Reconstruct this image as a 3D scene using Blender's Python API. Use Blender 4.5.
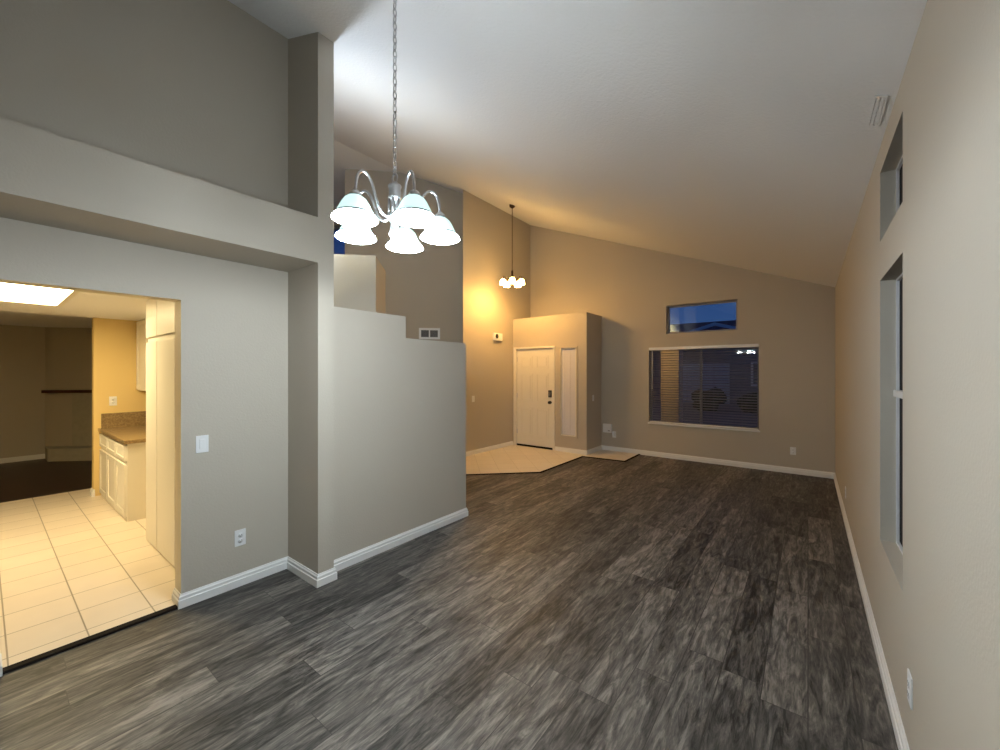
import bpy, bmesh, math, random
from mathutils import Vector, Matrix
random.seed(7)
PI = math.pi
for o in list(bpy.data.objects):
    bpy.data.objects.remove(o, do_unlink=True)
S = bpy.context.scene
COL = S.collection

# ------------------------------------------------------------------ camera
TH = math.atan2(308, 400)
cd = bpy.data.cameras.new('camera'); cam = bpy.data.objects.new('camera', cd); COL.objects.link(cam)
cam.location = (0, 0, 1.54); cam.rotation_euler = (PI/2, 0, TH)
cd.sensor_fit = 'HORIZONTAL'; cd.sensor_width = 36.0; cd.lens = 36.0*400/1000
cd.shift_y = -0.003; cd.clip_start = 0.02; cd.clip_end = 300
S.camera = cam

# ------------------------------------------------------------------ exposure, sky
S.view_settings.view_transform = 'Standard'
S.view_settings.look = 'None'
S.view_settings.gamma = 1.0
S.view_settings.use_curve_mapping = False
S.view_settings.exposure = 0.3
W = bpy.data.worlds.new('dusk'); S.world = W; W.use_nodes = True
wn = W.node_tree; wn.nodes.clear()
wo = wn.nodes.new('ShaderNodeOutputWorld'); wb = wn.nodes.new('ShaderNodeBackground')
tc = wn.nodes.new('ShaderNodeTexCoord'); sx = wn.nodes.new('ShaderNodeSeparateXYZ'); rp = wn.nodes.new('ShaderNodeValToRGB')
wn.links.new(tc.outputs['Generated'], sx.inputs[0]); wn.links.new(sx.outputs['Z'], rp.inputs[0])
wn.links.new(rp.outputs[0], wb.inputs[0]); wn.links.new(wb.outputs[0], wo.inputs[0])
rp.color_ramp.elements[0].position = 0.0; rp.color_ramp.elements[0].color = (.035, .085, .22, 1)
rp.color_ramp.elements[1].position = .35; rp.color_ramp.elements[1].color = (.004, .022, .115, 1)
wb.inputs[1].default_value = 1.0

P_DINING = 12.5        # watts, each dining bulb
P_ENTRY = 12.0         # watts, each entry bulb
E_KITCHEN = 27.0       # emission of the kitchen ceiling panel
P_HALL = 50.0         # watts, the cool uplight on the hall wall behind the pillar
COOL = (.83, .935, 1.0)
WARM = (1.0, .52, .12)

# ------------------------------------------------------------------ helpers
CZ0, CSL, CX, RIDGE = 2.76, .395, .31, -6.02
def ceil_z(x): return CZ0 + CSL*(CX - max(x, RIDGE))

class MB:
    def __init__(s): s.bm = bmesh.new()
    def quad(s, *p):
        try: return s.bm.faces.new([s.bm.verts.new(v) for v in p])
        except ValueError: return None
    def box(s, x0, y0, z0, x1, y1, z1, bev=0, mat=0):
        g = bmesh.ops.create_cube(s.bm, size=1.0)
        vs = g['verts']
        for v in vs:
            v.co = Vector(((x0+x1)/2 + v.co.x*(x1-x0), (y0+y1)/2 + v.co.y*(y1-y0), (z0+z1)/2 + v.co.z*(z1-z0)))
        fs = set(f for v in vs for f in v.link_faces)
        for f in fs: f.material_index = mat
        if bev > 0:
            es = list(set(e for v in vs for e in v.link_edges))
            bmesh.ops.bevel(s.bm, geom=es, offset=bev, segments=2, affect='EDGES', profile=.7)
        return s
    def prism(s, poly, z0, z1, mat=0):
        a = [s.bm.verts.new((x, y, z0)) for x, y in poly]
        b = [s.bm.verts.new((x, y, z1)) for x, y in poly]
        n = len(poly)
        fs = [s.bm.faces.new(a[::-1]), s.bm.faces.new(b)]
        for i in range(n): fs.append(s.bm.faces.new((a[i], a[(i+1) % n], b[(i+1) % n], b[i])))
        for f in fs: f.material_index = mat
        return s
    def xz_prism(s, poly, y0, y1):
        a = [s.bm.verts.new((x, y0, z)) for x, z in poly]
        b = [s.bm.verts.new((x, y1, z)) for x, z in poly]
        n = len(poly)
        s.bm.faces.new(a); s.bm.faces.new(b[::-1])
        for i in range(n): s.bm.faces.new((a[(i+1) % n], a[i], b[i], b[(i+1) % n]))
        return s
    def lathe(s, prof, c=(0, 0, 0), n=24, M=None, closed=False):
        rings = []
        for r, z in prof:
            ring = []
            for k in range(n):
                a = 2*PI*k/n
                p = Vector((r*math.cos(a), r*math.sin(a), z))
                if M is not None: p = M @ p
                ring.append(s.bm.verts.new(p + Vector(c)))
            rings.append(ring)
        m = len(rings)
        for i in range(m if closed else m-1):
            A, B = rings[i], rings[(i+1) % m]
            for k in range(n):
                s.bm.faces.new((A[k], A[(k+1) % n], B[(k+1) % n], B[k])).smooth = True
        if not closed:
            for ring, fl in ((rings[0], True), (rings[-1], False)):
                try: s.bm.faces.new(ring[::-1] if fl else ring)
                except ValueError: pass
        return s
    def tube(s, pts, r, n=10, closed=False):
        pts = [Vector(p) for p in pts]; m = len(pts); rings = []
        up = None
        for i, p in enumerate(pts):
            if closed: d = pts[(i+1) % m] - pts[i-1]
            else: d = pts[min(i+1, m-1)] - pts[max(i-1, 0)]
            d.normalize()
            if up is None:
                up = Vector((0, 0, 1)) if abs(d.z) < .9 else Vector((1, 0, 0))
            u = d.cross(up)
            if u.length < 1e-4: u = d.cross(Vector((0, 1, 0)))
            u.normalize(); v = u.cross(d).normalized(); up = v
            rr = r[i] if isinstance(r, (list, tuple)) else r
            rings.append([s.bm.verts.new(p + u*rr*math.cos(2*PI*k/n) + v*rr*math.sin(2*PI*k/n)) for k in range(n)])
        for i in range(m if closed else m-1):
            A, B = rings[i], rings[(i+1) % m]
            for k in range(n):
                s.bm.faces.new((A[k], B[k], B[(k+1) % n], A[(k+1) % n])).smooth = True
        if not closed:
            s.bm.faces.new(rings[0]); s.bm.faces.new(rings[-1][::-1])
        return s
    def slab(s, u0, u1, v0, v1, w0, w1, F, holes=()):
        """a wall slab with rectangular holes; F(u,v,w)->xyz"""
        us = sorted({u0, u1} | {h[0] for h in holes} | {h[1] for h in holes})
        vs = sorted({v0, v1} | {h[2] for h in holes} | {h[3] for h in holes})
        us = [u for u in us if u0 <= u <= u1]; vs = [v for v in vs if v0 <= v <= v1]
        nu, nv = len(us)-1, len(vs)-1
        def full(i, j):
            if not (0 <= i < nu and 0 <= j < nv): return False
            cu, cv = (us[i]+us[i+1])/2, (vs[j]+vs[j+1])/2
            return not any(h[0] < cu < h[1] and h[2] < cv < h[3] for h in holes)
        V = {}
        def vt(i, j, k):
            if (i, j, k) not in V: V[i, j, k] = s.bm.verts.new(F(us[i], vs[j], (w0, w1)[k]))
            return V[i, j, k]
        for i in range(nu):
            for j in range(nv):
                if not full(i, j): continue
                for k in (0, 1): s.bm.faces.new([vt(i, j, k), vt(i+1, j, k), vt(i+1, j+1, k), vt(i, j+1, k)])
                for (di, dj, a, b) in ((-1, 0, (i, j), (i, j+1)), (1, 0, (i+1, j), (i+1, j+1)), (0, -1, (i, j), (i+1, j)), (0, 1, (i, j+1), (i+1, j+1))):
                    if not full(i+di, j+dj):
                        s.bm.faces.new([vt(*a, 0), vt(*b, 0), vt(*b, 1), vt(*a, 1)])
        bmesh.ops.recalc_face_normals(s.bm, faces=s.bm.faces)
        return s
    def cut_ceiling(s):
        g = s.bm.verts[:] + s.bm.edges[:] + s.bm.faces[:]
        bmesh.ops.bisect_plane(s.bm, geom=g, plane_co=(CX, 0, CZ0), plane_no=(CSL, 0, 1), clear_outer=True)
        bmesh.ops.holes_fill(s.bm, edges=[e for e in s.bm.edges if e.is_boundary], sides=0)
        return s
    def xf(s, M):
        bmesh.ops.transform(s.bm, matrix=M, verts=s.bm.verts); return s
    def build(s, name, mats, parent=None, smooth=False, recalc=True):
        if recalc: bmesh.ops.recalc_face_normals(s.bm, faces=s.bm.faces)
        me = bpy.data.meshes.new(name); s.bm.to_mesh(me); s.bm.free()
        for m in (mats if isinstance(mats, (list, tuple)) else [mats]): me.materials.append(m)
        if smooth:
            for p in me.polygons: p.use_smooth = True
        o = bpy.data.objects.new(name, me); COL.objects.link(o)
        if parent is not None: o.parent = parent
        return o

def tag(o, label, cat, group=None, kind=None):
    o['label'] = label; o['category'] = cat
    if group: o['group'] = group
    if kind: o['kind'] = kind
    return o
def thing(name, label, cat, loc=(0, 0, 0), rz=0, group=None, kind=None):
    o = bpy.data.objects.new(name, None); COL.objects.link(o); o.empty_display_size = .1
    o.location = loc; o.rotation_euler = (0, 0, rz)
    return tag(o, label, cat, group, kind)
def struct(o, label, cat): return tag(o, label, cat, None, 'structure')
def copy_tree(o, parent=None):
    c = o.copy(); COL.objects.link(c)
    if parent is not None: c.parent = parent
    for ch in [x for x in bpy.data.objects if x.parent == o]: copy_tree(ch, c)
    return c
def point(name, loc, watts, color, r, parent=None):
    l = bpy.data.lights.new(name, 'POINT'); l.energy = watts; l.color = color; l.shadow_soft_size = r
    o = bpy.data.objects.new(name, l); COL.objects.link(o); o.location = loc
    if parent is not None: o.parent = parent
    return o

# ------------------------------------------------------------------ materials
def mat(name, color, rough=.6, metal=0, spec=.5, bump=0, bscale=60, var=0, vscale=3, emit=None, estr=0):
    m = bpy.data.materials.new(name); m.use_nodes = True; nt = m.node_tree
    b = nt.nodes['Principled BSDF']
    b.inputs['Base Color'].default_value = (*color, 1); b.inputs['Roughness'].default_value = rough
    b.inputs['Metallic'].default_value = metal; b.inputs['Specular IOR Level'].default_value = spec
    tcn = nt.nodes.new('ShaderNodeTexCoord')
    if var:
        nz = nt.nodes.new('ShaderNodeTexNoise'); nz.inputs['Scale'].default_value = vscale; nz.inputs['Detail'].default_value = 4
        nt.links.new(tcn.outputs['Object'], nz.inputs['Vector'])
        mx = nt.nodes.new('ShaderNodeMix'); mx.data_type = 'RGBA'
        mx.inputs[6].default_value = (*[max(0, c*(1-var)) for c in color], 1); mx.inputs[7].default_value = (*[min(1, c*(1+var)) for c in color], 1)
        nt.links.new(nz.outputs[0], mx.inputs[0]); nt.links.new(mx.outputs[2], b.inputs['Base Color'])
    if bump:
        nb = nt.nodes.new('ShaderNodeTexNoise'); nb.inputs['Scale'].default_value = bscale; nb.inputs['Detail'].default_value = 3
        nt.links.new(tcn.outputs['Object'], nb.inputs['Vector'])
        bp = nt.nodes.new('ShaderNodeBump'); bp.inputs['Strength'].default_value = bump; bp.inputs['Distance'].default_value = .01
        nt.links.new(nb.outputs[0], bp.inputs['Height']); nt.links.new(bp.outputs[0], b.inputs['Normal'])
    if emit:
        b.inputs['Emission Color'].default_value = (*emit, 1); b.inputs['Emission Strength'].default_value = estr
    return m

M = {}
M['wall'] = mat('wall_paint', (.50, .455, .385), .75, spec=.25, bump=.12, bscale=90, var=.02, vscale=2)
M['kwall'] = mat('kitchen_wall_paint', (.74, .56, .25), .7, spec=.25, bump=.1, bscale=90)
M['jamb_lit'] = mat('jamb_painted_light', (.80, .73, .56), .6)  # wall colour made paler to stand in for kitchen light on the jamb
M['fwall'] = mat('family_room_paint', (.48, .44, .37), .8, spec=.2, bump=.1, bscale=90)
M['ceil'] = mat('ceiling_texture', (.84, .84, .845), .9, spec=.15, bump=.35, bscale=55)
M['white'] = mat('white_trim', (.80, .80, .79), .4)
M['door'] = mat('door_paint', (.80, .77, .68), .45)
M['cab'] = mat('cabinet_paint', (.80, .77, .68), .4)
M['plate'] = mat('white_plastic', (.82, .83, .84), .35)
M['slot'] = mat('dark_slot', (.05, .05, .06), .5)
M['black'] = mat('black_metal', (.015, .014, .014), .35, metal=.3)
M['bronze'] = mat('bronze_metal', (.10, .06, .035), .35, metal=.8)
M['nickel'] = mat('brushed_nickel', (.62, .62, .64), .28, metal=.9)
M['strip'] = mat('dark_transition', (.016, .012, .010), .85, spec=.1)
M['frame'] = mat('window_frame', (.28, .27, .26), .45)
M['slat'] = mat('blind_slat', (.20, .195, .19), .6)
M['vinyl'] = mat('white_vinyl', (.7, .7, .7), .4)
M['mantel'] = mat('dark_red_wood', (.07, .02, .012), .5, var=.3, vscale=9)
M['stone'] = mat('hearth_stone', (.42, .40, .33), .7, var=.15, vscale=12)
M['stucco'] = mat('stucco', (.46, .40, .32), .9, bump=.5, bscale=80)
M['nwall'] = mat('neighbour_stucco', (.27, .26, .26), .9, bump=.4, bscale=30)
M['nroof'] = mat('roof_shingle', (.34, .10, .08), .9, var=.3, vscale=6)
M['nwhite'] = mat('white_fascia', (.75, .75, .75), .6)
M['ngar'] = mat('garage_door_paint', (.46, .49, .54), .6)
M['ground'] = mat('asphalt', (.16, .16, .17), .95, var=.25, vscale=1.2)
M['leaf'] = mat('leaf', (.035, .05, .025), .8, var=.4, vscale=14)
M['bark'] = mat('bark', (.09, .06, .04), .9, var=.3, vscale=10)
M['shade_cloth'] = mat('sidelight_shade_cloth', (.66, .65, .69), .8, bump=.1, bscale=200)
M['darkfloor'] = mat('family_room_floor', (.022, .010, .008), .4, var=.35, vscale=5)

def granite():
    m = mat('granite', (.3, .22, .12), .22); nt = m.node_tree; b = nt.nodes['Principled BSDF']
    t = nt.nodes.new('ShaderNodeTexCoord'); n = nt.nodes.new('ShaderNodeTexNoise'); n.inputs['Scale'].default_value = 60; n.inputs['Detail'].default_value = 6
    r = nt.nodes.new('ShaderNodeValToRGB')
    r.color_ramp.elements[0].position = .35; r.color_ramp.elements[0].color = (.20, .13, .06, 1)
    r.color_ramp.elements[1].position = .68; r.color_ramp.elements[1].color = (.33, .235, .115, 1)
    nt.links.new(t.outputs['Object'], n.inputs['Vector']); nt.links.new(n.outputs[0], r.inputs[0]); nt.links.new(r.outputs[0], b.inputs['Base Color'])
    return m
M['granite'] = granite()
M['antiglare'] = mat('antiglare_dark', (.03, .03, .032), .95, spec=.05)  # matte dark for the sheet added to keep the right windows dark

def tiles(name, ox, oy, sx_, sy_, rot, col, grout, gw=.006, rough=.35):
    m = mat(name, col, rough); nt = m.node_tree; b = nt.nodes['Principled BSDF']; L = nt.links.new
    t = nt.nodes.new('ShaderNodeTexCoord'); mp = nt.nodes.new('ShaderNodeMapping'); mp.vector_type = 'TEXTURE'
    mp.inputs['Location'].default_value = (ox, oy, 0); mp.inputs['Rotation'].default_value = (0, 0, rot); mp.inputs['Scale'].default_value = (sx_, sy_, 1)
    L(t.outputs['Object'], mp.inputs[0]); sp = nt.nodes.new('ShaderNodeSeparateXYZ'); L(mp.outputs[0], sp.inputs[0])
    def math_(op, a, c=None):
        n = nt.nodes.new('ShaderNodeMath'); n.operation = op
        for i, v in enumerate((a, c)):
            if v is None: continue
            if isinstance(v, (int, float)): n.inputs[i].default_value = v
            else: L(v, n.inputs[i])
        return n.outputs[0]
    gs = []
    ids = []
    for ax, sc in (('X', sx_), ('Y', sy_)):
        fr = math_('FRACT', sp.outputs[ax]); d = math_('ABSOLUTE', math_('SUBTRACT', fr, .5))
        gs.append(math_('GREATER_THAN', d, .5 - gw/sc/2)); ids.append(math_('FLOOR', sp.outputs[ax]))
    g = math_('MAXIMUM', gs[0], gs[1])
    cb = nt.nodes.new('ShaderNodeCombineXYZ'); L(ids[0], cb.inputs[0]); L(ids[1], cb.inputs[1])
    wnz = nt.nodes.new('ShaderNodeTexWhiteNoise'); L(cb.outputs[0], wnz.inputs[0])
    nz = nt.nodes.new('ShaderNodeTexNoise'); nz.inputs['Scale'].default_value = 6; nz.inputs['Detail'].default_value = 5; L(t.outputs['Object'], nz.inputs['Vector'])
    v = math_('ADD', math_('MULTIPLY', wnz.outputs['Value'], .35), math_('MULTIPLY', nz.outputs[0], .65))
    mx = nt.nodes.new('ShaderNodeMix'); mx.data_type = 'RGBA'; L(v, mx.inputs[0])
    mx.inputs[6].default_value = (*[c*.9 for c in col], 1); mx.inputs[7].default_value = (*[min(1, c*1.08) for c in col], 1)
    m2 = nt.nodes.new('ShaderNodeMix'); m2.data_type = 'RGBA'; L(g, m2.inputs[0]); L(mx.outputs[2], m2.inputs[6]); m2.inputs[7].default_value = (*grout, 1)
    L(m2.outputs[2], b.inputs['Base Color'])
    bp = nt.nodes.new('ShaderNodeBump'); bp.inputs['Strength'].default_value = .4; bp.inputs['Distance'].default_value = .004; bp.invert = True
    L(g, bp.inputs['Height']); L(bp.outputs[0], b.inputs['Normal'])
    return m
M['ktile'] = tiles('kitchen_tile', -3.40, .385, .305, .297, 0, (.72, .63, .52), (.30, .25, .18), .007, .3)
M['etile'] = tiles('entry_tile', -3.25, 5.23, .305, .305, PI/4, (.74, .67, .57), (.50, .43, .34), .005, .35)

def planks():
    m = mat('vinyl_planks', (.1, .095, .09), .5, spec=.32); nt = m.node_tree; b = nt.nodes['Principled BSDF']; L = nt.links.new
    t = nt.nodes.new('ShaderNodeTexCoord'); sp = nt.nodes.new('ShaderNodeSeparateXYZ'); L(t.outputs['Object'], sp.inputs[0])
    def mt(op, a, c=None, e=None):
        n = nt.nodes.new('ShaderNodeMath'); n.operation = op
        for i, v in enumerate((a, c, e)):
            if v is None: continue
            if isinstance(v, (int, float)): n.inputs[i].default_value = v
            else: L(v, n.inputs[i])
        return n.outputs[0]
    PW, PL = .178, 1.22
    u = mt('DIVIDE', sp.outputs['X'], PW); row = mt('FLOOR', u)
    w1 = nt.nodes.new('ShaderNodeTexWhiteNoise'); w1.noise_dimensions = '1D'; L(row, w1.inputs['W'])
    v = mt('ADD', mt('DIVIDE', sp.outputs['Y'], PL), w1.outputs['Value']); pid = mt('FLOOR', v)
    cb = nt.nodes.new('ShaderNodeCombineXYZ'); L(row, cb.inputs[0]); L(pid, cb.inputs[1])
    w2 = nt.nodes.new('ShaderNodeTexWhiteNoise'); w2.noise_dimensions = '2D'; L(cb.outputs[0], w2.inputs['Vector'])
    gx = mt('GREATER_THAN', mt('ABSOLUTE', mt('SUBTRACT', mt('FRACT', u), .5)), .5-.0022/PW)
    gy = mt('GREATER_THAN', mt('ABSOLUTE', mt('SUBTRACT', mt('FRACT', v), .5)), .5-.0016/PL)
    gap = mt('MAXIMUM', gx, gy)
    # grain coordinates, shifted for each plank
    def grain(scx, scy, detail, dist, k):
        c = nt.nodes.new('ShaderNodeCombineXYZ')
        L(mt('ADD', mt('MULTIPLY', sp.outputs['X'], scx), mt('MULTIPLY', w2.outputs['Value'], 37.0*k)), c.inputs[0])
        L(mt('ADD', mt('MULTIPLY', sp.outputs['Y'], scy), mt('MULTIPLY', w2.outputs['Value'], 91.0*k)), c.inputs[1])
        n = nt.nodes.new('ShaderNodeTexNoise'); n.inputs['Scale'].default_value = 1; n.inputs['Detail'].default_value = detail
        n.inputs['Roughness'].default_value = .68; n.inputs['Distortion'].default_value = dist
        L(c.outputs[0], n.inputs['Vector']); return n.outputs[0]
    g1 = grain(19, 3.2, 8, 1.6, 1.0); g2 = grain(80, 9.0, 5, .8, 1.7); g3 = grain(9, 1.4, 6, 1.4, 2.3)
    s_ = mt('ADD', mt('ADD', mt('MULTIPLY', g1, .50), mt('MULTIPLY', g2, .22)), mt('ADD', mt('MULTIPLY', g3, .28), mt('MULTIPLY', mt('SUBTRACT', w2.outputs['Value'], .5), .09)))
    r = nt.nodes.new('ShaderNodeValToRGB'); L(s_, r.inputs[0]); cr = r.color_ramp
    cr.elements[0].position = .40; cr.elements[0].color = (.020, .018, .017, 1)
    cr.elements[1].position = .635; cr.elements[1].color = (.27, .245, .22, 1)
    e = cr.elements.new(.465); e.color = (.060, .056, .052, 1)
    e = cr.elements.new(.53); e.color = (.12, .108, .098, 1)
    mx = nt.nodes.new('ShaderNodeMix'); mx.data_type = 'RGBA'; L(gap, mx.inputs[0]); L(r.outputs[0], mx.inputs[6]); mx.inputs[7].default_value = (.045, .041, .038, 1)
    L(mx.outputs[2], b.inputs['Base Color'])
    bp = nt.nodes.new('ShaderNodeBump'); bp.inputs['Strength'].default_value = .12; bp.inputs['Distance'].default_value = .003
    L(mt('SUBTRACT', s_, gap), bp.inputs['Height']); L(bp.outputs[0], b.inputs['Normal'])
    return m
M['planks'] = planks()

def glass():
    m = bpy.data.materials.new('window_glass'); m.use_nodes = True; nt = m.node_tree; nt.nodes.clear(); L = nt.links.new
    o = nt.nodes.new('ShaderNodeOutputMaterial'); mx = nt.nodes.new('ShaderNodeMixShader')
    tr = nt.nodes.new('ShaderNodeBsdfTransparent'); tr.inputs[0].default_value = (.93, .95, .95, 1)
    gl = nt.nodes.new('ShaderNodeBsdfGlossy'); gl.inputs['Roughness'].default_value = .01
    fr = nt.nodes.new('ShaderNodeFresnel'); fr.inputs[0].default_value = 1.5
    ge = nt.nodes.new('ShaderNodeNewGeometry'); mi = nt.nodes.new('ShaderNodeMix'); mi.data_type = 'FLOAT'
    mi.inputs[2].default_value = 1.5; mi.inputs[3].default_value = 1/1.5
    L(ge.outputs['Backfacing'], mi.inputs[0]); L(mi.outputs[0], fr.inputs[0])
    L(fr.outputs[0], mx.inputs[0]); L(tr.outputs[0], mx.inputs[1]); L(gl.outputs[0], mx.inputs[2]); L(mx.outputs[0], o.inputs[0])
    return m
M['glass'] = glass()
M['shade'] = mat('frosted_glass_crown', (.55, .72, .70), .3, emit=(.56, .80, .78), estr=.95)
M['skirt'] = mat('frosted_glass_lit', (.85, .9, .9), .3, emit=(.83, .935, 1.0), estr=110)
M['band'] = mat('shade_band', (.22, .24, .25), .4)
M['bowl'] = mat('sconce_glass_lit', (.85, .9, .95), .4, emit=(.72, .86, 1.0), estr=14)
M['bulb'] = mat('lit_bulb', (1, 1, 1), .4, emit=(.95, .99, 1.0), estr=18)
M['wshade'] = mat('warm_glass_lit', (.9, .8, .6), .3, emit=(1.0, .60, .19), estr=38)
M['wbulb'] = mat('warm_lit_bulb', (1, .9, .7), .4, emit=(1.0, .72, .36), estr=20)
M['diffuser'] = mat('lit_diffuser', (.9, .85, .7), .5, emit=(1.0, .79, .43), estr=E_KITCHEN)

# ------------------------------------------------------------------ room shell
XR, XL, XP, YF = .31, -3.25, -2.79, 7.52      # right wall, left wall, pillar face, far wall
FX = lambda u, v, w: (w, u, v)                # wall in a plane of constant X, u = Y
FY = lambda u, v, w: (u, w, v)                # wall in a plane of constant Y, u = X
Ymin = -3.0

o = MB().prism([(XR+.15, Ymin-.15), (XR+.15, YF+.15), (-9.3, YF+.15), (-9.3, 1.66), (XL-.06, 1.66), (XL-.06, Ymin-.15)], -.12, 0).build('floor', M['planks'])
struct(o, 'dark grey wood plank floor running the length of the room', 'floor')
o = MB().prism([(XL-.06, -2.6), (XL-.06, 1.66), (-7.5, 1.66), (-7.5, -2.6)], -.12, .006).build('floor_kitchen', M['ktile'])
struct(o, 'cream square tile floor inside the kitchen', 'floor')
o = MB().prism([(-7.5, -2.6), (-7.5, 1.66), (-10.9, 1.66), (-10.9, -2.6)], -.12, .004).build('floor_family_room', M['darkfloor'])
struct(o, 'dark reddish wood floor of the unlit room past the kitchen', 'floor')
TP = [(-4.93, 3.55), (-3.25, 5.23), (-3.25, 6.85), (-4.93, 6.85)]
o = MB().prism(TP, 0, .008).build('floor_entry', M['etile'])
struct(o, 'beige tile floor in front of the entry door', 'floor')
o = MB().prism([(-3.25, 6.68), (-2.50, 6.76), (-2.50, 7.52), (-3.25, 7.52)], 0, .008).build('floor_tile_patch', M['etile'])
struct(o, 'small beige tile patch beside the entry box on the far wall', 'floor')

t = .16
prof = [(XR+.15, ceil_z(XR+.15)), (RIDGE, ceil_z(RIDGE)), (-9.3, ceil_z(RIDGE)), (-9.3, ceil_z(RIDGE)+t), (RIDGE, ceil_z(RIDGE)+t), (XR+.15, ceil_z(XR+.15)+t)]
o = MB().xz_prism(prof, Ymin-.15, YF+.15).build('ceiling', M['ceil'])
struct(o, 'white textured sloping ceiling rising from the window wall', 'ceiling')

RW = [(2.325, 2.98, 2.245, 2.62), (2.325, 2.98, .63, 2.035)]
o = MB().slab(Ymin-.15, YF+.15, 0, 3, XR, XR+.15, FX, RW).cut_ceiling().build('wall_right', M['wall'])
struct(o, 'long beige wall on the right with two recessed windows', 'wall')
WB = (-2.325, -.615, .61, 1.99); WT = (-2.02, -.91, 2.222, 2.73)
o = MB().slab(-5.08, XR, 0, 5.2, YF, YF+.15, FY, [WB, WT]).cut_ceiling().build('wall_far', M['wall'])
struct(o, 'tan far wall with a blinded window under a small high window', 'wall')
o = MB().slab(XL-.13, XR, 0, 5.2, Ymin-.15, Ymin, FY).cut_ceiling().build('wall_back', M['wall'])
struct(o, 'beige wall behind the camera', 'wall')
OP = (.05, .80, -.1, 2.012)
o = MB().slab(Ymin, 1.66, 0, 4.6, XL-.13, XL, FX, [(OP[0], OP[1], 0, OP[3])]).cut_ceiling().build('wall_left', [M['wall'], M['jamb_lit']])
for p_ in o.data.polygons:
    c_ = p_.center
    if abs(p_.normal.x) < .5 and .04 < c_.y < .81 and c_.z < 2.02: p_.material_index = 1  # opening faces get the paler colour, kitchen light painted in
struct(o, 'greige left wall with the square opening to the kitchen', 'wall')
o = MB().box(XL, 1.48, 0, XP, 1.60, 4.6).cut_ceiling().build('wall_pillar', M['wall'])
struct(o, 'full height wall stub standing out like a pillar on the left', 'wall')
o = MB().box(XL, Ymin, 2.327, XP, 1.48, 2.652).build('wall_ledge', M['wall'])
struct(o, 'deep plant ledge running above the kitchen opening', 'ledge')
o = MB().prism([(-2.9, 1.60), (-2.9, 3.17), (-3.03, 3.17), (-3.03, 1.60)], 0, 1.848)
o.box(-3.03, 1.60, 1.848, -2.9, 2.36, 2.045)
o = o.build('wall_partition', M['wall']); struct(o, 'low greige partition with a stepped top right of the pillar', 'wall')
# entry wall, mitred end
o = MB().prism([(-4.93, 5.31), (-4.93, YF+.0), (-5.08, YF), (-5.08, 5.48)], 0, 5.2).cut_ceiling().build('wall_entry', M['wall'])
struct(o, 'tall wall lit orange by the entry lamp, left of the front door', 'wall')
# diagonal hall wall
d45 = lambda s_, back=0: (-6.02+s_-back*.707, 4.77+s_+back*.707)
o = MB().prism([d45(-.70), d45(.92), d45(.83, .13), d45(-.70, .13)], 0, 5.4)
g = o.bm
o.cut_ceiling()
bmesh.ops.bisect_plane(g, geom=g.verts[:]+g.edges[:]+g.faces[:], plane_co=(0, 0, ceil_z(RIDGE)), plane_no=(0, 0, 1), clear_outer=True)
bmesh.ops.holes_fill(g, edges=[e for e in g.edges if e.is_boundary], sides=0)
o = o.build('wall_hall_diagonal', M['wall']); struct(o, 'tall grey hall wall carrying the air vent, behind the partition', 'wall')
HW = (-8.9, -8.07, 4.08, 4.85)
o = MB().slab(-9.3, -6.7, 0, ceil_z(RIDGE), 4.9, 5.03, FY, [HW]).build('wall_hall_back', M['wall'])
struct(o, 'shadowed wall at the end of the hall behind the pillar', 'wall')
o = MB().slab(1.66, 4.9, 0, ceil_z(RIDGE), -9.3, -9.17, FX).build('wall_hall_side', M['wall'])
struct(o, 'side wall closing the hall', 'wall')
# diagonal closet behind the partition
CB = [(-3.28, 2.31), (-3.70, 2.73), (-4.12, 2.31), (-3.70, 1.89)]
o = MB().prism(CB, 0, 2.655).build('wall_closet', M['wall'])
struct(o, 'flat topped closet corner showing above the partition', 'wall')
# entry alcove box
DO = (-4.90, -3.93, 0, 2.04); SO = (-3.80, -3.455, .31, 2.005)
o = MB().slab(-4.93, XL, 0, 2.65, 6.85, 6.97, FY, [DO, SO])
o.box(XL-.12, 6.97, 0, XL, YF, 2.65).box(-4.93, 6.97, 2.55, XL-.12, YF, 2.65)
o = o.build('wall_entry_box', M['wall']); struct(o, 'low flat topped box of wall holding the front door and sidelight', 'wall')

# kitchen and family room shell
KZ = 2.21
o = MB().slab(-10.9, -3.38, 0, ceil_z(-3.38), 1.60, 1.66, FY).build('wall_kitchen_back', M['kwall'])
struct(o, 'yellow lit kitchen wall behind the cabinets', 'wall')
o = MB().slab(.85, 1.60, 0, KZ, -7.10, -6.97, FX).build('wall_kitchen_end', M['kwall'])
struct(o, 'golden kitchen wall at the end of the counter', 'wall')
o = MB().slab(-10.9, -3.38, 0, 2.5, -2.6, -2.48, FY).build('wall_kitchen_side', M['kwall'])
struct(o, 'kitchen wall out of sight on the left', 'wall')
o = MB().slab(-2.48, 1.60, 0, 2.5, -10.87, -10.75, FX).build('wall_family_room', M['fwall'])
struct(o, 'dark olive wall of the unlit room past the kitchen', 'wall')
LX0, LX1, LY0, LY1 = -5.95, -4.66, -.15, .50
o = MB().slab(-7.0, -3.38, -2.48, 1.60, KZ, KZ+.22, lambda u, v, w: (u, v, w), [(LX0+.03, LX1-.03, LY0+.03, LY1-.03)]).build('ceiling_kitchen', M['ceil'])
struct(o, 'low white kitchen ceiling around the light panel', 'ceiling')
o = MB().box(-10.75, -2.48, 2.335, -7.0, 1.60, 2.43).build('ceiling_family_room', M['ceil'])
struct(o, 'shadowed ceiling of the unlit room past the kitchen', 'ceiling')

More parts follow.
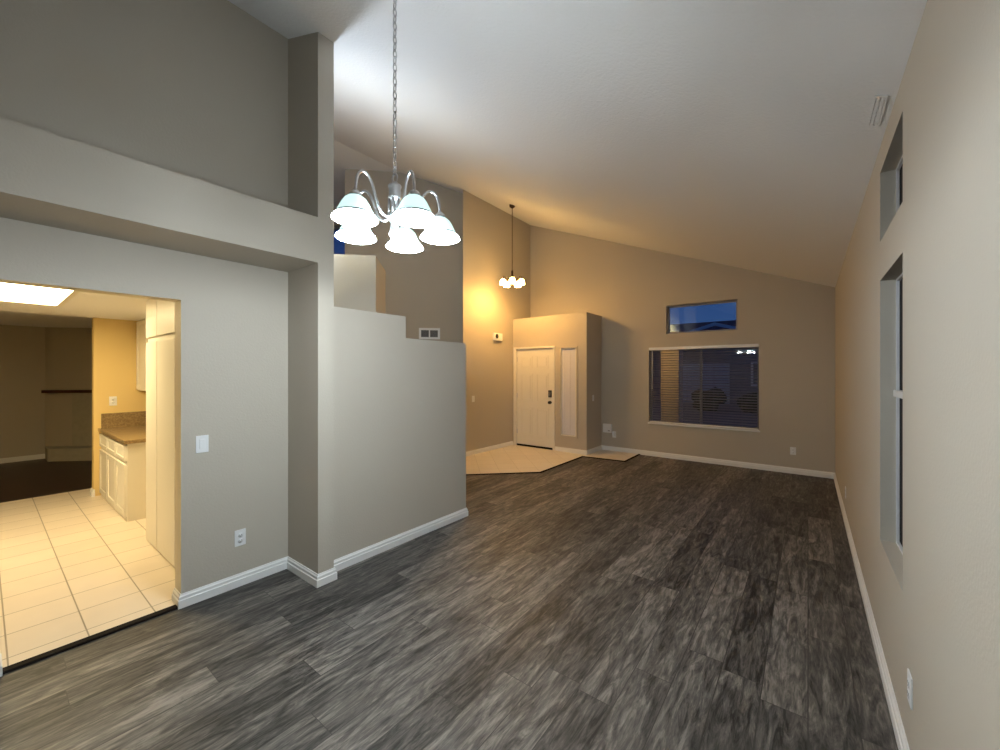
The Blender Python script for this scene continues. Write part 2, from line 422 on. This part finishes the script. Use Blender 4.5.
# ------------------------------------------------------------------ baseboards and floor strips
BP = [(0, 0), (.018, 0), (.018, .050), (.013, .055), (.013, .072), (.007, .080), (.005, .088), (0, .088)]
def baseboard(name, path, side, label, z=0, prof=BP):
    """side +1: board on the left of the walking direction"""
    path = [Vector(p) for p in path]; n = len(path); mb = MB(); rings = []
    nr = [Vector((-(path[i+1]-path[i]).normalized().y, (path[i+1]-path[i]).normalized().x))*side for i in range(n-1)]
    for i in range(n):
        if i == 0: d = nr[0]
        elif i == n-1: d = nr[-1]
        else:
            a, b = nr[i-1], nr[i]; d = (a+b)/(1+a.dot(b))
        rings.append([mb.bm.verts.new((path[i].x+d.x*w, path[i].y+d.y*w, z+h)) for w, h in prof])
    m = len(prof)
    for i in range(n-1):
        for k in range(m):
            mb.bm.faces.new((rings[i][k], rings[i][(k+1) % m], rings[i+1][(k+1) % m], rings[i+1][k]))
    mb.bm.faces.new(rings[0]); mb.bm.faces.new(rings[-1][::-1])
    return struct(mb.build(name, M['white']), label, 'baseboard')
baseboard('baseboard_left', [(-3.38, .80), (XL, .80), (XL, 1.48), (XP, 1.48), (XP, 1.60), (-2.9, 1.60), (-2.9, 3.17), (-3.03, 3.17)], -1, 'white baseboard stepping around the pillar and along the partition')
baseboard('baseboard_kitchen_side', [(XL, Ymin), (XL, .05), (-3.38, .05)], -1, 'white baseboard ending at the left side of the kitchen opening')
baseboard('baseboard_right', [(XR, Ymin), (XR, YF-.019)], 1, 'white baseboard along the long right wall')
baseboard('baseboard_far', [(XR, YF), (XL, YF), (XL, 6.85), (-3.915, 6.85)], 1, 'white baseboard along the far wall and the entry box')
baseboard('baseboard_entry', [(-4.93, 6.849), (-4.93, 5.31)], 1, 'white baseboard at the foot of the orange lit entry wall')
baseboard('baseboard_family_room', [(-10.75, -2.48), (-10.75, .70)], -1, 'white baseboard in the dark room past the kitchen')
baseboard('baseboard_kitchen_end', [(-6.97, .86), (-6.97, .85), (-7.10, .85)], 1, 'white baseboard at the end of the golden kitchen wall', .006)

def strip(name, pts, w, label, h=.016):
    mb = MB()
    pts = [Vector(p) for p in pts]
    nr = []
    for i in range(len(pts)-1):
        d = (pts[i+1]-pts[i]).normalized(); nr.append(Vector((-d.y, d.x)))
    L_, R_ = [], []
    for i, p in enumerate(pts):
        if i == 0: d = nr[0]
        elif i == len(pts)-1: d = nr[-1]
        else: d = (nr[i-1]+nr[i])/(1+nr[i-1].dot(nr[i]))
        L_.append(p + d*w/2); R_.append(p - d*w/2)
    poly = [(p.x, p.y) for p in L_] + [(p.x, p.y) for p in R_[::-1]]
    mb.prism(poly, 0, h)
    return struct(mb.build(name, M['strip']), label, 'trim')
strip('trim_1', [(-3.268, .052), (-3.268, .798)], .045, 'dark strip where the kitchen tile meets the planks', .014)
strip('trim_2', [(-4.93, 3.535), (-3.24, 5.225), (-3.24, 6.67), (-2.49, 6.75), (-2.49, 7.50)], .03, 'dark edging strip around the entry tile', .012)

# ------------------------------------------------------------------ windows
def window_y(name, X0, X1, Z0, Z1, y, label, mullions=(), fm='frame'):
    r = thing(name, label, 'window', ((X0+X1)/2, y, Z0), kind='structure'); cx = (X0+X1)/2; w = (X1-X0)/2; h = Z1-Z0; f = .03
    mb = MB(); mb.slab(-w, w, 0, h, 0, .05, FY, [(-w+f, w-f, f, h-f)]); mb.build('window_frame', M[fm], r)
    for mx in mullions: MB().box(mx-cx-.018, .002, f, mx-cx+.018, .048, h-f).build('mullion', M['frame'], r)
    MB().box(-w+f, .022, f, w-f, .026, h-f).build('pane', M['glass'], r)
    return r
w1 = window_y('window_1', *WB, YF+.09, 'large far wall window behind horizontal blinds', [-1.47])
MB().box(-.87, -.112, -.022, .87, -.0, .004, .004).build('window_sill', M['white'], w1)
window_y('window_2', *WT, YF+.09, 'small high window showing blue dusk sky')
window_y('window_3', *HW, 4.98, 'sliver of bluish window at the hall end behind the chandelier')
def window_x(name, Y0, Y1, Z0, Z1, x, label, rail=None):
    r = thing(name, label, 'window', (x, (Y0+Y1)/2, Z0), kind='structure'); w = (Y1-Y0)/2; h = Z1-Z0; f = .012
    MB().slab(-w, w, 0, h, 0, .05, FX, [(-w+f, w-f, f, h-f)]).build('window_frame', M['vinyl'], r)
    MB().box(.022, -w+f, f, .026, w-f, h-f).build('pane', M['glass'], r)
    MB().box(.012, -w+f, f, .014, w-f, h-f).build('antiglare_sheet', M['antiglare'], r)  # dark sheet added before the pane so it does not mirror the room
    if rail: MB().box(-.012, -w+f, rail, .045, w-f, rail+.035, .004).build('meeting_rail', M['vinyl'], r)
    return r
window_x('window_4', RW[0][0], RW[0][1], RW[0][2], RW[0][3], XR+.062, 'upper narrow recessed window in the right wall')
window_x('window_5', RW[1][0], RW[1][1], RW[1][2], RW[1][3], XR+.062, 'tall narrow recessed window in the right wall', .78)

# blinds
bl = thing('window_blind', 'open horizontal slat blind in the large far wall window', 'blind', (-1.47, YF+.035, .61))
hw = .845; bh = 1.38
MB().box(-hw-.006, -.05, bh-.052, hw+.006, .025, bh-.002, .004).build('head_rail', M['white'], bl)
mb = MB(); n = 30
for i in range(n):
    z = .04 + i*(bh-.11)/(n-1)
    v = [mb.bm.verts.new(p) for p in ((-hw, -.024, z-.0075), (hw, -.024, z-.0075), (hw, 0, z+.0025), (-hw, 0, z+.0025), (hw, .024, z+.0065), (-hw, .024, z+.0065))]
    v2 = [mb.bm.verts.new(q.co+Vector((0, 0, -.0022))) for q in v]
    mb.bm.faces.new((v[0], v[1], v[2], v[3])); mb.bm.faces.new((v[3], v[2], v[4], v[5]))
    mb.bm.faces.new((v2[3], v2[2], v2[1], v2[0])); mb.bm.faces.new((v2[5], v2[4], v2[2], v2[3]))
    mb.bm.faces.new((v2[0], v2[1], v[1], v[0])); mb.bm.faces.new((v[5], v[4], v2[4], v2[5]))
mb.build('slats', M['slat'], bl)
mb = MB()
for x in (-.62, -.21, .21, .62):
    for y in (-.026, .026): mb.tube([(x, y, .02), (x, y, bh-.05)], .0012, 5)
mb.build('ladder_cords', M['slat'], bl)
MB().box(-hw, -.025, .012, hw, .025, .030, .004).build('bottom_rail', M['white'], bl)
MB().tube([(-.79, -.045, bh-.06), (-.792, -.048, .62)], .005, 8).build('tilt_wand', M['vinyl'], bl)

# ------------------------------------------------------------------ front door
d = thing('door_1', 'cream six panel front door under the orange entry lamp', 'door', (-4.405, 6.85, .008), kind='structure')
dw = .432; dz = 2.0
mb = MB()
# slab with six raised panels
mb.box(-dw, .025, .036, dw, .062, dz)
for (z0, z1) in ((1.60, 1.86), (.93, 1.50), (.20, .80)):
    for (x0, x1) in ((-.33, -.055), (.055, .33)):
        mb.slab(x0, x1, z0, z1, .0185, .025, FY, [(x0+.02, x1-.02, z0+.02, z1-.02)])
        mb.box(x0+.045, .017, z0+.045, x1-.045, .026, z1-.045, .006)
mb.build('door_panel', M['door'], d)
mb = MB()
mb.slab(-.50, .485, 0, 2.045, -.014, .0, FY, [(-dw-.008, dw+.008, -1, dz+.008)])
mb.build('door_casing', M['door'], d)
mb = MB(); mb.slab(-.475, .455, 0, 2.032, .0, .11, FY, [(-dw-.005, dw+.005, -1, dz+.006)]); mb.build('door_jamb', M['door'], d)
MB().box(-dw, .006, 0, dw, .10, .034).build('door_sweep', M['strip'], d)
for z in (.25, 1.0, 1.75): MB().box(-dw-.012, .012, z, -dw+.008, .026, z+.09, .002).build('hinge', M['nickel'], d)
kp = MB().box(.335, -.006, 1.03, .40, .026, 1.17, .008).build('keypad_lock', M['black'], d)
mb = MB()
for i in range(3):
    for j in range(4): mb.box(.344+i*.018, -.009, 1.055+j*.024, .355+i*.018, -.005, 1.07+j*.024)
mb.build('keypad_buttons', M['frame'], kp)
R90 = Matrix.Rotation(PI/2, 3, 'X')
MB().lathe([(.03, 0), (.032, .006), (.013, .012), (.012, .032), (.028, .042), (.03, .056), (.022, .066), (.001, .07)], (.37, .026, .93), 18, R90).build('door_knob', M['black'], d)
# sidelight
s_ = thing('window_6', 'pale frosted sidelight beside the front door', 'window', (-3.6275, 6.85, .31), kind='structure')
MB().slab(-.20, .20, -.028, 1.725, -.012, .0, FY, [(-.165, .165, .008, 1.687)]).build('window_casing', M['wall'], s_)
MB().slab(-.1725, .1725, 0, 1.695, .0, .05, FY, [(-.15, .15, .022, 1.673)]).build('window_frame', M['door'], s_)
MB().box(-.15, .035, .022, .15, .041, 1.673).build('pane', M['glass'], s_)
mb = MB()
for i in range(5):
    x0 = -.149+i*.0596; mb.box(x0, .022+.002*(i % 2), .024, x0+.0592, .027+.002*(i % 2), 1.671, .0015)
mb.build('shade_panel', M['shade_cloth'], s_)

# ------------------------------------------------------------------ dining chandelier
CH = Vector((-1.474, 1.138, 0))
ch = thing('chandelier', 'five light nickel chandelier with frosted bell shades on a long chain', 'chandelier', (CH.x, CH.y, 2.13))
zc = ceil_z(CH.x) - 2.13
MB().lathe([(.001, zc-.035), (.012, zc-.033), (.03, zc-.03), (.06, zc-.012), (.062, zc+.02)], (0, 0, 0), 28).build('canopy', M['nickel'], ch)
mb = MB()
z = .315; k = 0
while z < zc-.045:
    pts = []
    for i in range(14):
        a = 2*PI*i/14; u, v = .0085*math.cos(a), .019*math.sin(a)
        pts.append((u, 0, z+v) if k % 2 == 0 else (0, u, z+v))
    mb.tube(pts, .0026, 6, closed=True); z += .031; k += 1
mb.build('chain', M['nickel'], ch)
mb = MB(); mb.tube([(.016*math.cos(2*PI*i/18), 0, .282+.019*math.sin(2*PI*i/18)) for i in range(18)], .0045, 8, closed=True)
mb.build('hanging_loop', M['nickel'], ch)
MB().lathe([(.001, .268), (.012, .264), (.016, .255), (.028, .25), (.03, .243), (.026, .236), (.026, .20), (.030, .196), (.030, .190), (.017, .184), (.017, .125), (.034, .118), (.036, .105), (.026, .092), (.018, .08), (.021, .045), (.027, .03), (.018, .012), (.008, .002), (.010, -.008), (.001, -.018)], (0, 0, 0), 24).build('column', M['nickel'], ch)
mb = MB()
for i in range(5):
    a = TH + math.radians(50+72*i); mb.tube([(.024*math.cos(a), .024*math.sin(a), .19), (.027*math.cos(a), .027*math.sin(a), .15), (.024*math.cos(a), .024*math.sin(a), .11)], .005, 8)
mb.build('column_rods', M['nickel'], ch)
for i in range(5):
    a = TH + math.radians(19+72*i); c, s2 = math.cos(a), math.sin(a)
    prof = [(.028, .105), (.055, .098), (.082, .115), (.104, .160), (.122, .21), (.145, .240), (.170, .245), (.192, .222), (.202, .182), (.205, .145)]
    # smooth the arm
    pts = []
    for j in range(len(prof)-1):
        p0 = prof[max(j-1, 0)]; p1 = prof[j]; p2 = prof[j+1]; p3 = prof[min(j+2, len(prof)-1)]
        for q in range(4):
            u = q/4
            f = lambda A: .5*((2*p1[A]) + (-p0[A]+p2[A])*u + (2*p0[A]-5*p1[A]+4*p2[A]-p3[A])*u*u + (-p0[A]+3*p1[A]-3*p2[A]+p3[A])*u**3)
            pts.append((f(0)*c, f(0)*s2, f(1)))
    pts.append((prof[-1][0]*c, prof[-1][0]*s2, prof[-1][1]))
    arm = MB().tube(pts, .0062, 10).build('arm', M['nickel'], ch)
    px, py = .205*c, .205*s2
    MB().lathe([(.006, .156), (.012, .152), (.018, .147), (.024, .140), (.024, .122), (.020, .118)], (px, py, 0), 18).build('socket_cup', M['nickel'], arm)
    T = Matrix.Identity(3)
    base = Vector((px, py, .128))
    outer = [(.021, 0), (.031, -.003), (.043, -.013), (.053, -.028), (.062, -.046), (.070, -.061), (.077, -.074)]
    inner = [(r-.004, z-.001) for r, z in outer[::-1]]
    shd = MB().lathe(outer+inner, base, 36, T, closed=True).build('lamp_shade', M['shade'], ch)
    MB().lathe([(.0778, -.0735), (.0845, -.083), (.0825, -.084), (.0755, -.0745)], base, 36, T, closed=True).build('shade_band', M['band'], shd)
    sk = [(.0828, -.083), (.087, -.089), (.0915, -.095)]
    MB().lathe(sk+[(r-.004, z-.001) for r, z in sk[::-1]], base, 36, T, closed=True).build('shade_skirt', M['skirt'], shd)
    MB().lathe([(.001, -.012), (.012, -.014), (.014, -.035), (.022, -.05), (.028, -.068), (.027, -.080), (.018, -.090), (.001, -.094)], base, 18, T).build('bulb', M['bulb'], shd)
    lp = base + T @ Vector((0, 0, -.112))
    point('bulb_light', lp, P_DINING, COOL, .03, ch)

# ------------------------------------------------------------------ entry chandelier
EC = (-4.24, 5.87)
ez = 3.06
en = thing('chandelier', 'small chandelier with glowing warm globes high in the entry', 'chandelier', (EC[0], EC[1], ez))
ezc = ceil_z(EC[0]) - ez
MB().lathe([(.001, ezc-.06), (.015, ezc-.055), (.05, ezc-.03), (.055, ezc+.02)], (0, 0, 0), 24).build('canopy', M['bronze'], en)
mb = MB(); z = .345; k = 0
while z < ezc-.06:
    pts = []
    for i in range(10):
        a = 2*PI*i/10; u, v = .008*math.cos(a), .02*math.sin(a)
        pts.append((u, 0, z+v) if k % 2 == 0 else (0, u, z+v))
    mb.tube(pts, .003, 5, closed=True); z += .033; k += 1
mb.build('chain', M['bronze'], en)
MB().lathe([(.001, .33), (.012, .32), (.02, .29), (.016, .25), (.03, .20), (.034, .16), (.018, .12), (.026, .08), (.012, .05), (.001, .03)], (0, 0, 0), 20).build('column', M['bronze'], en)
for i in range(5):
    a = TH + math.radians(-20+72*i); c, s2 = math.cos(a), math.sin(a)
    pr = [(.025, .12), (.07, .10), (.11, .14), (.14, .20), (.165, .205), (.175, .17)]
    arm = MB().tube([(r*c, r*s2, z) for r, z in pr], .007, 8).build('arm', M['bronze'], en)
    px, py = .175*c, .175*s2
    MB().lathe([(.008, .18), (.02, .172), (.022, .15), (.018, .145)], (px, py, 0), 14).build('socket_cup', M['bronze'], arm)
    outer = [(.020, .150), (.034, .142), (.050, .120), (.056, .095), (.055, .07), (.060, .05)]
    inner = [(r-.003, z) for r, z in outer[::-1]]
    shd = MB().lathe(outer+inner, (px, py, 0), 20, closed=True).build('lamp_shade', M['wshade'], en)
    MB().lathe([(.001, .14), (.012, .13), (.022, .10), (.02, .075), (.001, .062)], (px, py, 0), 14).build('bulb', M['wbulb'], shd)
    point('bulb_light', (px, py, .045), P_ENTRY, WARM, .03, en)

# ------------------------------------------------------------------ kitchen
kl = thing('ceiling_light', 'glowing rectangular light panel in the kitchen ceiling', 'ceiling light', ((LX0+LX1)/2, (LY0+LY1)/2, KZ))
a, b = (LX1-LX0)/2, (LY1-LY0)/2
I3 = lambda u, v, w: (u, v, w)
MB().slab(-a, a, -b, b, -.012, .0, I3, [(-a+.04, a-.04, -b+.04, b-.04)]).slab(-a+.032, a-.032, -b+.032, b-.032, 0, .06, I3, [(-a+.04, a-.04, -b+.04, b-.04)]).build('frame', M['cab'], kl)
MB().box(-a+.041, -b+.041, .012, a-.041, b-.041, .022).build('diffuser', M['diffuser'], kl)
MB().box(-.012, -b+.041, -.004, .012, b-.041, .011).build('divider', M['cab'], kl)

def panel_door(mb, x0, x1, z0, z1, y, rec=.022):
    mb.slab(x0, x1, z0, z1, y-.018, y, FY, [(x0+.055, x1-.055, z0+.055, z1-.055)] if (z1-z0) > .2 else [(x0+.04, x1-.04, z0+.035, z1-.035)])
    mb.box(x0+.03, y-.010, z0+.03, x1-.03, y-.001, z1-.03)
    return mb
# base cabinet
bc = thing('base_cabinet', 'cream base cabinet with drawers over doors at the kitchen end wall', 'cabinet', (-6.24, .915, .006))
hw = .725
MB().box(-hw, 0, .0, hw, .675, .80).build('body', M['cab'], bc)
nx = 3; wv = (2*hw-.02)/nx
for i in range(nx):
    x0 = -hw+.01+i*wv+.012; x1 = x0+wv-.024
    panel_door(MB(), x0, x1, .05, .58, 0).build('door', M['cab'], bc)
    panel_door(MB(), x0, x1, .62, .775, 0).build('drawer', M['cab'], bc)
ct = thing('countertop', 'brown granite countertop with backsplash on the base cabinet', 'countertop', (-6.24, .915, .806))
MB().box(-hw-.004, -.03, 0, hw+.03, .68, .036, .006).build('slab', M['granite'], ct)
MB().box(-hw-.004, .0, .036, -hw+.018, .68, .215, .003).box(-hw+.018, .66, .036, hw+.03, .68, .215, .003).build('backsplash', M['granite'], ct)
uc = thing('upper_cabinet', 'cream wall cabinet high above the granite counter', 'cabinet', (-6.20, 1.26, 1.30))
MB().box(-.765, 0, 0, .765, .335, KZ-1.304).build('body', M['cab'], uc)
for i in range(3): panel_door(MB(), -.755+i*.505, -.755+i*.505+.495, .012, KZ-1.315, 0).build('door', M['cab'], uc)
pc = thing('pantry_cabinet', 'tall cream pantry cabinet just inside the kitchen opening', 'cabinet', (-4.09, .94, .006))
MB().box(-.70, 0, .0, .70, .655, KZ-.01).build('body', M['cab'], pc)
for x0, x1 in ((-.695, -.335), (-.321, .19), (.204, .695)):
    MB().box(x0, -.020, .012, x1, -.001, 1.80, .004).build('door', M['cab'], pc)
    MB().box(x0, -.020, 1.845, x1, -.001, KZ-.03, .004).build('door', M['cab'], pc)

# family room fireplace in the corner
fp = thing('fireplace', 'dim corner fireplace with dark red wood mantel past the kitchen', 'fireplace', (-10.75, .70, .004))
MB().prism([(0.002, 0.0), (.90, .90), (0.002, .90)], 0, 2.33).build('chimney_breast', M['fwall'], fp)
MB().prism([(0.002, .0), (.42, .0), (1.24, .82), (1.24, .90), (.902, .90)], 0, .215).build('hearth', M['stone'], fp)
MB().prism([(.002, -.03), (.10, -.05), (1.00, .85), (.95, .898), (.90, .898)], 1.165, 1.215).build('mantel', M['mantel'], fp)
q = .7071
def on_breast(u0, u1, z0, z1, tt, name, m):
    n = (q*tt, -q*tt); poly = [(u0*q, u0*q), (u1*q, u1*q), (u1*q+n[0], u1*q+n[1]), (u0*q+n[0], u0*q+n[1])]
    MB().prism(poly, z0, z1).build(name, M[m], fp)
on_breast(.45, 1.25, .216, 1.16, .03, 'surround', 'stone')

# ------------------------------------------------------------------ plates, outlets, vents
def make_outlet(label):
    r = thing('outlet', label, 'outlet', group='wall outlets')
    MB().box(-.036, -.006, -.058, .036, 0, .058, .003).build('cover_plate', M['plate'], r)
    for dz_ in (-.02, .02):
        so = MB().lathe([(.016, 0), (.0165, .002), (.001, .0022)], (0, -.006, dz_), 16, R90).build('socket', M['plate'], r)
        MB().box(-.008, -.0088, dz_-.002, -.006, -.0080, dz_+.007).box(.006, -.0088, dz_-.002, .008, -.0080, dz_+.007).box(-.002, -.0088, dz_-.010, .002, -.0080, dz_-.006).build('slots', M['slot'], so)
    return r
def make_switch(label):
    r = thing('light_switch', label, 'light switch', group='wall switches')
    MB().box(-.036, -.006, -.058, .036, 0, .058, .003).build('cover_plate', M['plate'], r)
    mb = MB(); mb.box(-.016, -.010, -.033, .016, -.005, .033, .002); mb.build('rocker', M['plate'], r)
    return r
def place(o, loc, rz, label=None):
    o.location = loc; o.rotation_euler = (0, 0, rz)
    if label: o['label'] = label
    return o
A = make_outlet('white outlet low on the left wall between kitchen opening and pillar')
place(A, (XL, 1.143, .345), PI/2)
for loc, rz, lb in (((-.18, YF, .342), 0, 'white outlet low on the far wall right of the window'),
                    ((XR, 2.156, .335), -PI/2, 'white outlet on the right wall nearest the camera'),
                    ((XR, 5.437, .30), -PI/2, 'small distant outlet low on the right wall near the far corner'),
                    ((-6.97, 1.023, 1.173), PI/2, 'outlet on the golden kitchen wall above the granite backsplash')):
    place(copy_tree(A), loc, rz, lb)
B = make_switch('white rocker switch beside the kitchen opening')
place(B, (XL, .915, 1.053), PI/2)
place(copy_tree(B), (-4.93, 5.585, 1.04), PI/2, 'switch plate on the orange lit entry wall')
place(copy_tree(B), (XL, 7.129, 1.044), PI/2, 'dim switch on the shaded side of the entry box')

cm = thing('doorbell_chime', 'white chime box with a dark round grille high on the entry wall', 'chime', (-4.93, 6.30, 2.24), PI/2)
MB().box(-.13, -.045, -.075, .13, 0, .075, .006).build('housing', M['plate'], cm)
MB().lathe([(.045, 0), (.047, .006), (.04, .010), (.001, .011)], (-.055, -.045, 0.01), 22, R90).build('grille', M['black'], cm)

# wall vent on the diagonal hall wall
vt = -6.02
# ray of the vent centre
def hit_diag(px, py):
    r = (px-500)/400; u = (372-py)/400; s0, c0 = math.sin(TH), math.cos(TH)
    dx, dy = -s0+c0*r, c0+s0*r
    k = (4.77+6.02)/(dy-dx)
    return (k*dx, k*dy, 1.54+k*u)
vp = hit_diag(429.5, 333.7)
wv_ = thing('wall_vent', 'white air vent with dark louvres on the grey hall wall', 'vent', vp, PI/4)
va, vh = .195, .105
MB().slab(-va, va, -vh, vh, -.012, .0, FY, [(-va+.04, -.012, -vh+.04, vh-.04), (.012, va-.04, -vh+.04, vh-.04)]).build('frame', M['plate'], wv_)
MB().box(-va+.03, -.004, -vh+.03, va-.03, -.001, vh-.03).build('backing', M['slot'], wv_)
mb = MB()
for i in range(7):
    z = -vh+.05+i*.019
    mb.box(-va+.04, -.010, z, -.012, -.005, z+.004).box(.012, -.010, z, va-.04, -.005, z+.004)
mb.build('louvres', M['frame'], wv_)

# uplight on the back of the kitchen wall, in the hall behind the pillar
ul = thing('wall_sconce', 'cool white uplight bowl on the hall wall hidden behind the pillar', 'wall light', (-3.62, 1.66, 2.75))
MB().box(-.05, 0, -.08, .05, .02, .08, .004).box(-.012, .02, -.02, .012, .06, .0).build('back_plate', M['nickel'], ul)
bw = [(.002, -.07), (.05, -.06), (.09, -.03), (.115, .01), (.12, .03)]
MB().lathe(bw+[(max(.001, r-.005), z+.004) for r, z in bw[::-1]], (0, .15, 0), 28, closed=True).build('bowl', M['bowl'], ul)
point('sconce_light', (0, .15, .05), P_HALL, (.76, .88, 1.0), .06, ul)

# plug in boxes on the far wall
pb = thing('plug_in_box', 'white box plugged in low on the far wall beside the entry box', 'device', (-3.11, YF, .44))
MB().box(-.085, -.06, -.085, .085, -.001, .085, .012).build('housing', M['plate'], pb)
MB().box(.02, -.063, -.05, .06, -.059, -.035).build('indicator', M['frame'], pb)
pb2 = thing('plug_in_night_light', 'smaller white plug in just below right of the white box', 'device', (-2.985, YF, .335))
MB().box(-.036, -.006, -.07, .036, -.001, .05, .002).build('cover_plate', M['plate'], pb2)
MB().box(-.026, -.05, -.03, .026, -.006, .045, .01).build('body', M['plate'], pb2)

# ceiling register near the right wall
sl = math.atan(CSL)
cv = thing('ceiling_vent', 'slim white register on the ceiling edge by the right wall', 'vent', (.262, 2.60, ceil_z(.262)))
cv.rotation_euler = (0, sl, 0)
MB().slab(-.024, .024, -.14, .14, -.006, .0, I3, [(-.017, .017, -.13, .13)]).build('frame', M['ceil'], cv)
mb = MB()
for i in range(2): mb.box(-.016+i*.017, -.13, -.005, -.002+i*.017, .13, -.001)
mb.build('louvres', M['ceil'], cv)

# ------------------------------------------------------------------ outdoors seen through the windows
o = MB().prism([(-60, 7.67), (60, 7.67), (60, 90), (-60, 90)], -.4, -.2).build('ground', M['ground'])
struct(o, 'dark street and driveways outside', 'ground')
o = MB().box(-4.93, 6.97, -.2, -3.37, 7.67, 0).build('floor_porch', M['ground']); struct(o, 'porch slab outside the front door', 'floor')
co = thing('porch_column', 'stucco porch column lit orange outside the left of the window', 'column', (-2.30, 9.0, -.2))
MB().box(-.18, -.18, 0, .18, .18, 2.6, .01).build('shaft', M['stucco'], co)
MB().box(-.21, -.21, 0, .21, .21, .16, .01).build('plinth', M['stucco'], co)
ln = thing('wall_lantern', 'lantern on the outside wall near the porch', 'lantern', (-2.85, YF+.15, 1.9))
MB().box(-.05, 0, -.06, .05, .02, .12).box(-.01, .02, .08, .01, .12, .10).build('bracket', M['black'], ln)
MB().lathe([(.05, -.12), (.06, -.11), (.075, .05), (.02, .11), (.001, .13)], (0, .12, 0), 6).build('lantern_body', M['wbulb'], ln)
point('lantern_light', (0, .28, 0), 13, WARM, .05, ln)

nh = thing('house', 'neighbour house with reddish roof across the street', 'house', (-4.0, 25, -.2))
MB().box(-16, 0, 0, 12, 7, 4.0).build('wall', M['nwall'], nh)
mb = MB(); e = .7
v = [mb.bm.verts.new(p) for p in ((-16-e, -e, 4.0), (12+e, -e, 4.0), (12+e, 7+e, 4.0), (-16-e, 7+e, 4.0), (-12.5, 3.5, 4.95), (8.5, 3.5, 4.95))]
for f in ((0, 1, 5, 4), (1, 2, 5), (2, 3, 4, 5), (3, 0, 4), (3, 2, 1, 0)): mb.bm.faces.new([v[i] for i in f])
mb.build('roof', M['nroof'], nh)
MB().box(-16-e, -e-.03, 3.82, 12+e, -e, 4.02).build('fascia', M['nwhite'], nh)
mb = MB()
for s3 in (-1, 1):
    mb.bm.verts.ensure_lookup_table()
    p = [(0, -.85, 4.25), (0, -.85, 4.42), (s3*1.9, -.85, 3.85), (s3*1.9, -.85, 3.68)]
    a_ = [mb.bm.verts.new(x) for x in p]; b_ = [mb.bm.verts.new((x[0], x[1]+.1, x[2])) for x in p]
    mb.bm.faces.new(a_); mb.bm.faces.new(b_[::-1])
    for i in range(4): mb.bm.faces.new((a_[i], a_[(i+1) % 4], b_[(i+1) % 4], b_[i]))
mb.build('gable_trim', M['nwhite'], nh)
mb = MB().box(-2.2, -.06, .0, .6, 0, 2.2)
for i in range(4): mb.box(-2.15, -.09, .06+i*.54, .55, -.06, .52+i*.54, .02)
mb.build('garage_door', M['ngar'], nh)
wf = MB().slab(1.6, 2.9, 1.0, 2.3, -.06, 0, FY, [(1.7, 2.2, 1.1, 2.2), (2.3, 2.8, 1.1, 2.2)]).build('window', M['nwhite'], nh)
MB().box(1.7, -.03, 1.1, 2.8, -.02, 2.2).build('pane', M['glass'], wf)

def blob(name, label, cat, loc, rx, rz_, trunk=0):
    r = thing(name, label, cat, loc, group=None)
    mb = MB()
    for i in range(26):
        a_ = random.uniform(0, 2*PI); rr = random.uniform(0, .75); zz = random.uniform(-.7, .8)
        g_ = bmesh.ops.create_icosphere(mb.bm, subdivisions=2, radius=random.uniform(.28, .45)*rx)
        for v_ in g_['verts']:
            v_.co = v_.co*random.uniform(.85, 1.15) + Vector((rr*rx*math.cos(a_), rr*rx*math.sin(a_), trunk+rz_+zz*rz_*.75))
    mb.build('foliage', M['leaf'], r)
    MB().tube([(0, 0, 0), (.04, .02, trunk*.6+.1), (0, 0, trunk+rz_)], [.12*max(.3, trunk/2), .1*max(.3, trunk/2), .05], 8).build('trunk', M['bark'], r)
    return r
blob('tree', 'dark tree left of the neighbour house seen in the high window', 'tree', (-7.6, 23, -.2), 1.1, 1.1, 2.6)
blob('shrub', 'dark shrub below the neighbour garage seen through the blind', 'shrub', (-3.6, 20, -.2), .8, .45)
blob('shrub', 'dark low shrub right of the other shrub through the blind', 'shrub', (-1.9, 20.5, -.2), .7, .38)
